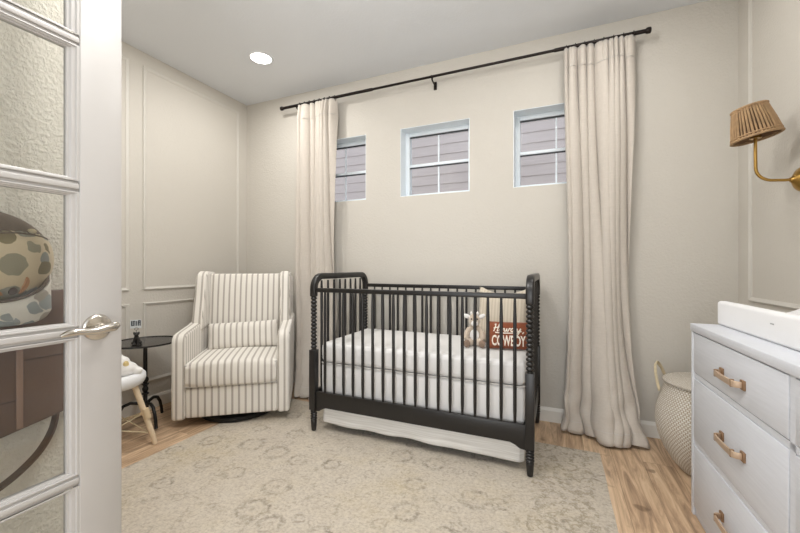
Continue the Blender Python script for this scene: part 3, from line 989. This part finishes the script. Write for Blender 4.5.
# ------------------------------------------------------------------ white stool with wooden legs and toy
SX, SY, SZ = -2.474, 1.343, .455
def stool():
    t = thing('kids_stool', 'round white stool on splayed pale wooden legs beside the open door', 'stool', (SX, SY, 0), math.radians(-6))
    bm = B()
    lathe(bm, [(.0, SZ-.088), (.10, SZ-.088), (.150, SZ-.082), (.172, SZ-.066), (.182, SZ-.042), (.180, SZ-.018), (.168, SZ-.005), (.150, SZ-.001), (.13, SZ-.006), (.0, SZ-.012)], 48)
    obj('seat', bm, M['plastic_white'], t, smooth=True)
    for k in range(3):
        a = math.radians(45 + 120*k); d = V(math.cos(a), math.sin(a), 0); bm = B()
        tube(bm, [d*.240 + V(0, 0, .002), d*.222 + V(0, 0, .07), d*.13 + V(0, 0, SZ-.085)], [.0125, .0155, .0165], 14)
        lg = obj('leg', bm, M['pale_wood'], t, smooth=True)
        bm = B()
        tube(bm, [d*.199 + V(0, 0, .165), d*.184 + V(0, 0, .225)], .0195, 14)
        ball(bm, d*.170 + V(0, 0, .20), (.014, .014, .012))
        obj('bracket', bm, plain('tan_bracket', '#D6C09E', .5), lg, smooth=True)
    for k in range(3):
        bm = B()
        a, b = math.radians(45+120*k), math.radians(165+120*k)
        p = V(math.cos(a), math.sin(a), 0); q = V(math.cos(b), math.sin(b), 0)
        tube(bm, [p*.175 + V(0, 0, .20), q*.21 + V(0, 0, .075)], .0035, 6)
        tube(bm, [q*.175 + V(0, 0, .20), p*.21 + V(0, 0, .075)], .0035, 6)
        obj('stretcher', bm, M['straw'], t, smooth=True)
stool()
def toy():
    t = thing('plush_toy', 'small white plush toy with a pale yellow patch sitting on the white stool', 'plush toy', (SX+.092, SY+.034, SZ-.0105), math.radians(62))
    bm = B(); ball(bm, (0, 0, .040), (.062, .05, .045)); ball(bm, (-.012, 0, .082), (.036, .034, .036)); ball(bm, (-.022, 0, .118), (.014, .013, .014))
    ball(bm, (.055, -.012, .024), (.032, .028, .024)); ball(bm, (-.048, -.02, .022), (.028, .03, .022))
    obj('body', bm, M['plush_white'], t, remesh=.005)
    bm = B(); ball(bm, (.002, -.033, .074), (.015, .009, .021)); obj('patch', bm, M['plush_yellow'], t, smooth=True)
toy()

# ------------------------------------------------------------------ curtain rod and curtains
RZ, RY = 2.580, YB-.092
def rod():
    t = thing('curtain_rod', 'long dark bronze curtain rod mounted above the three small windows', 'curtain rod', (0, RY, RZ))
    bm = B(); lathe(bm, [(.0095, -1.5), (.0095, .0)], 16, (0, 0, 0), 'X'); obj('rod', bm, M['bronze'], t, smooth=True)
    for prof in ([(.0125, -2.355), (.0125, -1.42), (.0095, -1.415)], [(.0095, -.02), (.0125, -.015), (.0125, .515)]):
        bm = B(); lathe(bm, prof, 16, (0, 0, 0), 'X'); obj('outer_tube', bm, M['bronze'], t, smooth=True)
    for x, s in ((-2.355, -1), (.512, 1)):
        bm = B(); lathe(bm, [(.014, 0), (.0185, s*.006), (.0195, s*.016), (.0185, s*.026), (.013, s*.03), (.0, s*.03)], 20, (x, 0, 0), 'X'); obj('finial', bm, M['bronze'], t, smooth=True)
    for x in (-2.20, -.896, .38):
        bm = B()
        tube(bm, [(x, .090, -.035), (x, .055, -.033), (x, .012, -.027), (x, 0, -.022), (x, -.004, -.016)], .006, 8)
        box(bm, x-.012, x+.012, .080, .0915, -.065, -.005)
        tube(bm, [(x, .017*math.cos(a), .017*math.sin(a)) for a in [PI*.95 + i*PI*1.1/10 for i in range(11)]], .0045, 8)
        obj('bracket', bm, M['bronze'], t, smooth=True)
rod()

def curtain(name, label, x0, x1, bot, nf, seed, puddle, lean):
    """x0,x1 top edges; bot = bottom x range; puddle(u) = how far the hem runs into the room"""
    rnd = random.Random(seed)
    t = thing(name, label, 'curtain', ((x0+x1)/2, RY, 0), 0, None)
    cx = (x0+x1)/2
    zt = RZ - .022; zh = .135
    ph = [rnd.uniform(-.5, .5) for _ in range(8)]
    def fold(u, h):
        # uneven folds that wander and merge on the way down
        k = 1-h
        uu = u + .045*math.sin(2*PI*1.3*u + ph[1]) + .030*math.sin(2*PI*2.7*u + ph[2]) + .025*k*math.sin(3.1*h*2 + 5*u + ph[0])
        w = 2*PI*nf*uu*(1 - .22*k)
        amp = .74 + .26*math.sin(2*PI*1.7*u + ph[3] + 1.5*k)
        q = abs(math.sin(w/2))**.75
        return .9 - 2.1*amp*q + .22*math.sin(2*PI*1.2*u + ph[5]), -math.sin(w)*amp
    def fn(u, v):
        z = zt*(1-v)
        h = z/zt
        k = 1-h
        e0 = x0 + (bot[0]-x0)*k**7 + lean[0]*math.sin(min(1, k*1.05)*PI)**1.0*k*1.4; e1 = x1 + (bot[1]-x1)*k**7 + lean[1]*math.sin(k*PI)*k*1.4
        amp = .036 if z < zt-zh else .016 + .020*((zt-z)/zh)
        if z > zt-zh:
            # pinch pleats at the heading
            g = .014*abs(math.sin(PI*nf*u))**.5*-1 + .007
        else: g = 0
        f, ov = fold(u, h)
        x = e0 + (e1-e0)*u + .0165*ov*min(1, k*4)*min(1, u*12, (1-u)*12)
        lo = max(0, 1 - z/.75)
        y = f*amp*(1.0 + .25*k) - .004 + g - puddle(u)*lo**2.2 - .012*k
        y = min(y, .066 if z > .12 else .05)
        # hem slouches where it meets the floor
        if z < .34: x += .014*math.sin(9*u + z*26 + seed)*(1 - z/.34); y -= .016*math.sin(14*u - z*34)*(1-z/.34)*(z/.34)*2
        return V(x - cx, y, max(z, 0) + .011 + (.006*(1+math.sin(23*u)) if v == 1 else 0))
    bm = B(); grid(bm, fn, 150, 84); obj('cloth', bm, M['curtain'], t, smooth=True, solid=.004)
    # stitched heading line
    bm = B()
    pts = [fn(i/150, zh/zt) + V(0, -.0035, 0) for i in range(151)]
    tube(bm, pts, .0016, 5); obj('heading_seam', bm, M['piping'], t, smooth=True)
    hem = B()
    pts = [fn(i/150, 1-.075/zt) + V(0, -.0035, 0) for i in range(151)]
    tube(hem, pts, .0012, 5); obj('hem_seam', hem, M['piping'], t, smooth=True)
    ring = None
    for i in range(8):
        u = (i+.25)/7.5
        p = fn(min(1, u), 0)
        bm = B()
        tube(bm, [(0, .0165*math.cos(a*PI/10), .0165*math.sin(a*PI/10)) for a in range(20)], .0024, 6, closed=True)
        tube(bm, [(0, 0, -.0165), (0, p.y*.5, -.024), (0, p.y, -.034)], .0022, 6)
        obj('curtain_ring', bm, M['bronze'], t, smooth=True, loc=(p.x, 0, RZ))
    return t
curtain('curtain', 'beige linen curtain panel left of the crib behind the armchair', -2.175, -1.772, (-2.00, -1.65), 7, 3,
        lambda u: .215 + .03*math.sin(3*u), (-.01, -.03))
curtain('curtain', 'beige linen curtain panel right of the crib puddling on the plank floor', .044, .462, (.035, .500), 9, 11,
        lambda u: .015 + .115*min(1, u*2.2), (.038, -.05))

# ------------------------------------------------------------------ wall lamp
def sconce():
    t = thing('wall_lamp', 'brass wall lamp with a woven rattan shade above the white dresser', 'lamp', (XR, 2.195, 1.488))
    bm = B(); lathe(bm, [(.054, 0), (.054, -.006), (.049, -.013), (.038, -.022), (.022, -.031), (.013, -.037), (.011, -.042), (0, -.042)], 36, (0, 0, 0), 'X'); obj('wall_plate', bm, M['brass'], t, smooth=True)
    bm = B()
    P = [(-.036, 0), (-.06, .0), (-.098, .003)] + [(-.098 - .062*math.sin(a), .065 - .062*math.cos(a)) for a in [PI/2*i/10 for i in range(1, 11)]] + [(-.161, .12), (-.161, .205)]
    tube(bm, [(x, 0, z) for x, z in P], .0065, 12); obj('arm', bm, M['brass'], t, smooth=True)
    bm = B(); lathe(bm, [(.0, .20), (.021, .20), (.021, .245), (.016, .25), (0, .25)], 20, (-.161, 0, 0)); obj('socket', bm, M['brass'], t, smooth=True)
    bm = B(); lathe(bm, [(.012, .25), (.014, .262), (.026, .285), (.028, .30), (.02, .318), (0, .324)], 20, (-.161, 0, 0)); obj('bulb', bm, M['bulb'], t, smooth=True)
    # woven shade, tipped a little off the wall: dark lining, upright canes and wound rims
    r0, r1, z0, z1 = .086, .060, -.058, .082
    pivot = V(-.168, 0, .262); tilt = Matrix.Rotation(math.radians(-11), 4, 'Y')
    sh = B()
    lathe(sh, [(r0-.008, z0+.004), (r1-.008, z1-.004)], 64, cap=False)
    li = obj('lining', sh, M['rattan_dark'], t, smooth=True, solid=.002); li.matrix_basis = Matrix.Translation(pivot) @ tilt
    sh = B(); n = 40
    for k in range(n):
        a = 2*PI*k/n; d = V(math.cos(a), math.sin(a), 0); w = .0012*(k % 2)
        tube(sh, [d*(r0+w) + V(0, 0, z0+.004), d*((r0+r1)/2+w+.0015) + V(0, 0, (z0+z1)/2), d*(r1+w) + V(0, 0, z1-.004)], .0046 if k % 4 else .0036, 6)
    for r, z, q in ((r0+.001, z0, .0058), (r0, z0+.013, .0042), (r1+.001, z1, .0058), (r1+.002, z1-.013, .0042)):
        tube(sh, [((r + .0014*math.cos(a*PI))*math.cos(a*2*PI/80), (r + .0014*math.cos(a*PI))*math.sin(a*2*PI/80), z) for a in range(80)], q, 8, closed=True)
    so = obj('lamp_shade', sh, M['rattan'], t, smooth=True); so.matrix_basis = Matrix.Translation(pivot) @ tilt
    bm = B()
    for k in range(3):
        a = 2*PI*k/3 + .4; tube(bm, [(0, 0, -.015), ((r1+.004)*math.cos(a), (r1+.004)*math.sin(a), .03)], .0018, 6)
    tube(bm, [(.02*math.cos(a*PI/8), .02*math.sin(a*PI/8), -.015) for a in range(16)], .0025, 6, closed=True)
    sp = obj('shade_spider', bm, M['brass'], t, smooth=True); sp.matrix_basis = Matrix.Translation(pivot) @ tilt
sconce()

# ------------------------------------------------------------------ dresser
DR = math.radians(1.2)
DX, DY, DH = .554, 2.030, .846
def dresser():
    t = thing('dresser', 'white dresser with brass bar handles along the right wall', 'dresser', (DX, DY, 0), DR)
    # local: front face at x = 0, runs from y = 0 (far end) to y = -L
    L, D = 1.46, .392
    w = M['dresser']
    obj('body', boxes((.020, D, -L+.022, -.022, .03, DH-.032)), w, t)
    obj('top', boxes((-.004, D, -L, 0, DH-.033, DH)), w, t, bevel=.003)
    for y0, y1 in ((-.022, 0), (-L, -L+.022)):
        obj('side_panel', boxes((0, D, y0, y1, .0, DH-.033)), w, t, bevel=.002)
    obj('plinth', boxes((.008, D, -L+.022, -.022, .0, .035)), w, t, bevel=.002)
    obj('face_frame', boxes((.004, .02, -L+.022, -.022, .612, .632), (.004, .02, -L+.022, -.022, .318, .336), (.004, .02, -L/2-.012, -L/2+.012, .035, DH-.033)), w, t)
    rows = [(.6355, DH-.0385), (.3395, .6085), (.041, .3145)]
    cols = [(-L/2+.0155, -.0255), (-L+.0255, -L/2-.0155)]
    for ci, (y0, y1) in enumerate(cols):
        for ri, (z0, z1) in enumerate(rows):
            d = obj('drawer', boxes((.001, .018, y0, y1, z0, z1)), w, t, bevel=.0025)
            yc = (y0+y1)/2 - (.027 if ci == 0 else -.027); zc = (z0+z1)/2 + (-.012 if ri == 0 else 0.0)
            bm = B()
            a = .080
            sweep_rect(bm, [(0, yc-a, zc), (-.016, yc-a+.001, zc), (-.024, yc-a+.006, zc), (-.0275, yc-a+.016, zc), (-.029, yc, zc), (-.0275, yc+a-.016, zc), (-.024, yc+a-.006, zc), (-.016, yc+a-.001, zc), (0, yc+a, zc)], .021, .006, (0, 0, 1))
            hd = obj('handle', bm, M['handle'], d, bevel=.0015)
            for s in (-1, 1):
                obj('handle_plate', boxes((-.006, .002, yc+s*a-.013, yc+s*a+.013, zc-.016, zc+.016)), M['handle_dark'], hd, bevel=.0015)
                obj('handle_band', boxes((-.0305, -.019, yc+s*(a-.017)-.004, yc+s*(a-.017)+.004, zc-.013, zc+.013)), M['handle_dark'], hd, bevel=.0015)
dresser()
def pad():
    t = thing('changing_pad', 'white contoured changing pad lying on top of the white dresser', 'changing pad', (DX, DY, DH+.0005), DR)
    x0, x1, y0, y1, h = .090, .425, -.83, -.004, .104
    bm = B()
    def sec(u):                                   # cross-section: raised sides, dished middle
        a = abs(2*u-1)
        return .060 + .044*max(0, min(1, (a-.25)/.55))**1.6
    n = 24; m = 30
    def top(u, v):
        return V(x0+(x1-x0)*u, y0+(y1-y0)*v, sec(u) + .004*math.sin(v*14)*0)
    vs = grid(bm, top, n, m)
    bot = [[bm.verts.new((v.co.x, v.co.y, 0)) for v in row] for row in vs]
    for j in range(m):
        for i in range(n): bm.faces.new((bot[j][i], bot[j+1][i], bot[j+1][i+1], bot[j][i+1]))
    for j in range(m):
        bm.faces.new((vs[j][0], vs[j+1][0], bot[j+1][0], bot[j][0])); bm.faces.new((vs[j][n], bot[j][n], bot[j+1][n], vs[j+1][n]))
    for i in range(n):
        bm.faces.new((vs[0][i], bot[0][i], bot[0][i+1], vs[0][i+1])); bm.faces.new((vs[m][i], vs[m][i+1], bot[m][i+1], bot[m][i]))
    obj('cover', bm, M['foam'], t, bevel=.034, segs=6)
    obj('care_tag', boxes((x0-.0015, x0+.001, -.445, -.425, .062, .066)), M['tag'], t)
pad()

# ------------------------------------------------------------------ basket
def basket():
    t = thing('lidded_basket', 'white woven lidded basket on the floor behind the dresser', 'basket', (.738, 2.435, 0))
    P = [(.0, .004), (.105, .0), (.122, .006), (.160, .05), (.196, .11), (.222, .18), (.234, .25), (.229, .32), (.212, .385), (.195, .435), (.189, .463), (.187, .466)]
    pr = []
    for i in range(len(P)-1):
        for k in range(4):
            u = k/4; pr.append((P[i][0]*(1-u)+P[i+1][0]*u, P[i][1]*(1-u)+P[i+1][1]*u))
    pr.append(P[-1])
    bm = B(); lathe(bm, pr, 96); obj('body', bm, M['basket'], t, smooth=True)
    bm = B(); lathe(bm, [(.189, .466), (.197, .469), (.199, .478), (.190, .485), (.15, .494), (.08, .502), (.0, .505)], 72); obj('lid', bm, M['basket'], t, smooth=True)
    for s, az in ((1, 152), (1, 332)):
        a = math.radians(az); d = V(math.cos(a), math.sin(a), 0); tn = V(-d.y, d.x, 0)
        pts = []
        for i in range(19):
            q = i/18*PI
            pts.append(d*(.200 + .035*math.sin(q)) + tn*(.075*math.cos(q)) + V(0, 0, .405 + .135*math.sin(q)))
        bm = B(); tube(bm, pts, .0055, 8); tube(bm, [p + V(0, 0, .009) - d*.003 for p in pts], .0045, 8); obj('handle', bm, M['straw'], t, smooth=True)
basket()

# ------------------------------------------------------------------ ceiling downlights
def downlight(x, y, power, label):
    t = thing('recessed_downlight', label, 'ceiling light', (x, y, ZC), 0, 'recessed ceiling lights')
    bm = B(); lathe(bm, [(.094, 0), (.092, -.004), (.078, -.006), (.076, -.002), (.075, .0)], 40); obj('trim_ring', bm, M['ceil'], t, smooth=True)
    bm = B(); lathe(bm, [(.0, -.0025), (.0755, -.0025), (.0755, -.0005)], 40, cap=False); obj('diffuser', bm, M['emit'], t)
    ld = bpy.data.lights.new('downlight_beam', 'AREA'); ld.shape = 'DISK'; ld.size = .15; ld.energy = power; ld.color = (1, .98, .95)
    lo = bpy.data.objects.new('downlight_beam', ld); C.objects.link(lo); lo.location = (x, y, ZC-.012)
downlight(-2.134, 2.217, 12, 'round lit recessed downlight in the ceiling near the left corner')
for x, y, e in ((.20, 2.10, 7), (-2.05, 1.25, 12), (.20, .75, 13), (-.75, 1.2, 8)):
    ld = bpy.data.lights.new('downlight_beam', 'AREA'); ld.shape = 'DISK'; ld.size = .15; ld.energy = e; ld.color = (1, .98, .95)
    lo = bpy.data.objects.new('downlight_beam', ld); C.objects.link(lo); lo.location = (x, y, ZC-.012)

ld = bpy.data.lights.new('ceiling_fill', 'POINT'); ld.energy = 40; ld.shadow_soft_size = .12; ld.color = (1, .98, .95)  # unseen point fill added below the ceiling to lift the left wall
lo = bpy.data.objects.new('ceiling_fill', ld); C.objects.link(lo); lo.location = (-.76, .95, ZC-.28)
# unseen soft fill added in the hall behind the camera, then the sky outside
hl = bpy.data.lights.new('hall_fill', 'AREA'); hl.shape = 'RECTANGLE'; hl.size = 1.1; hl.size_y = 1.8; hl.energy = 33; hl.color = (1, .99, .97)
ho = bpy.data.objects.new('hall_fill', hl); C.objects.link(ho); ho.location = (.10, -1.35, 1.05); ho.rotation_euler = (math.radians(108), 0, math.radians(14))

w = bpy.data.worlds.new('World'); bpy.context.scene.world = w; w.use_nodes = True
bg = w.node_tree.nodes['Background']; bg.inputs['Color'].default_value = (.88, .94, 1.0, 1); bg.inputs['Strength'].default_value = 2.2

# ------------------------------------------------------------------ camera
cam = bpy.data.cameras.new('camera'); cam.sensor_width = 36; cam.lens = 367/800*36; cam.clip_start = .02
co = bpy.data.objects.new('camera', cam); C.objects.link(co)
co.location = (0, 0, 1.10); co.rotation_euler = (PI/2, 0, math.atan(157/367))
sc = bpy.context.scene; sc.camera = co
vs = sc.view_settings
vs.view_transform = 'Standard'; vs.look = 'None'; vs.exposure = -0.42; vs.gamma = 1; vs.use_curve_mapping = False
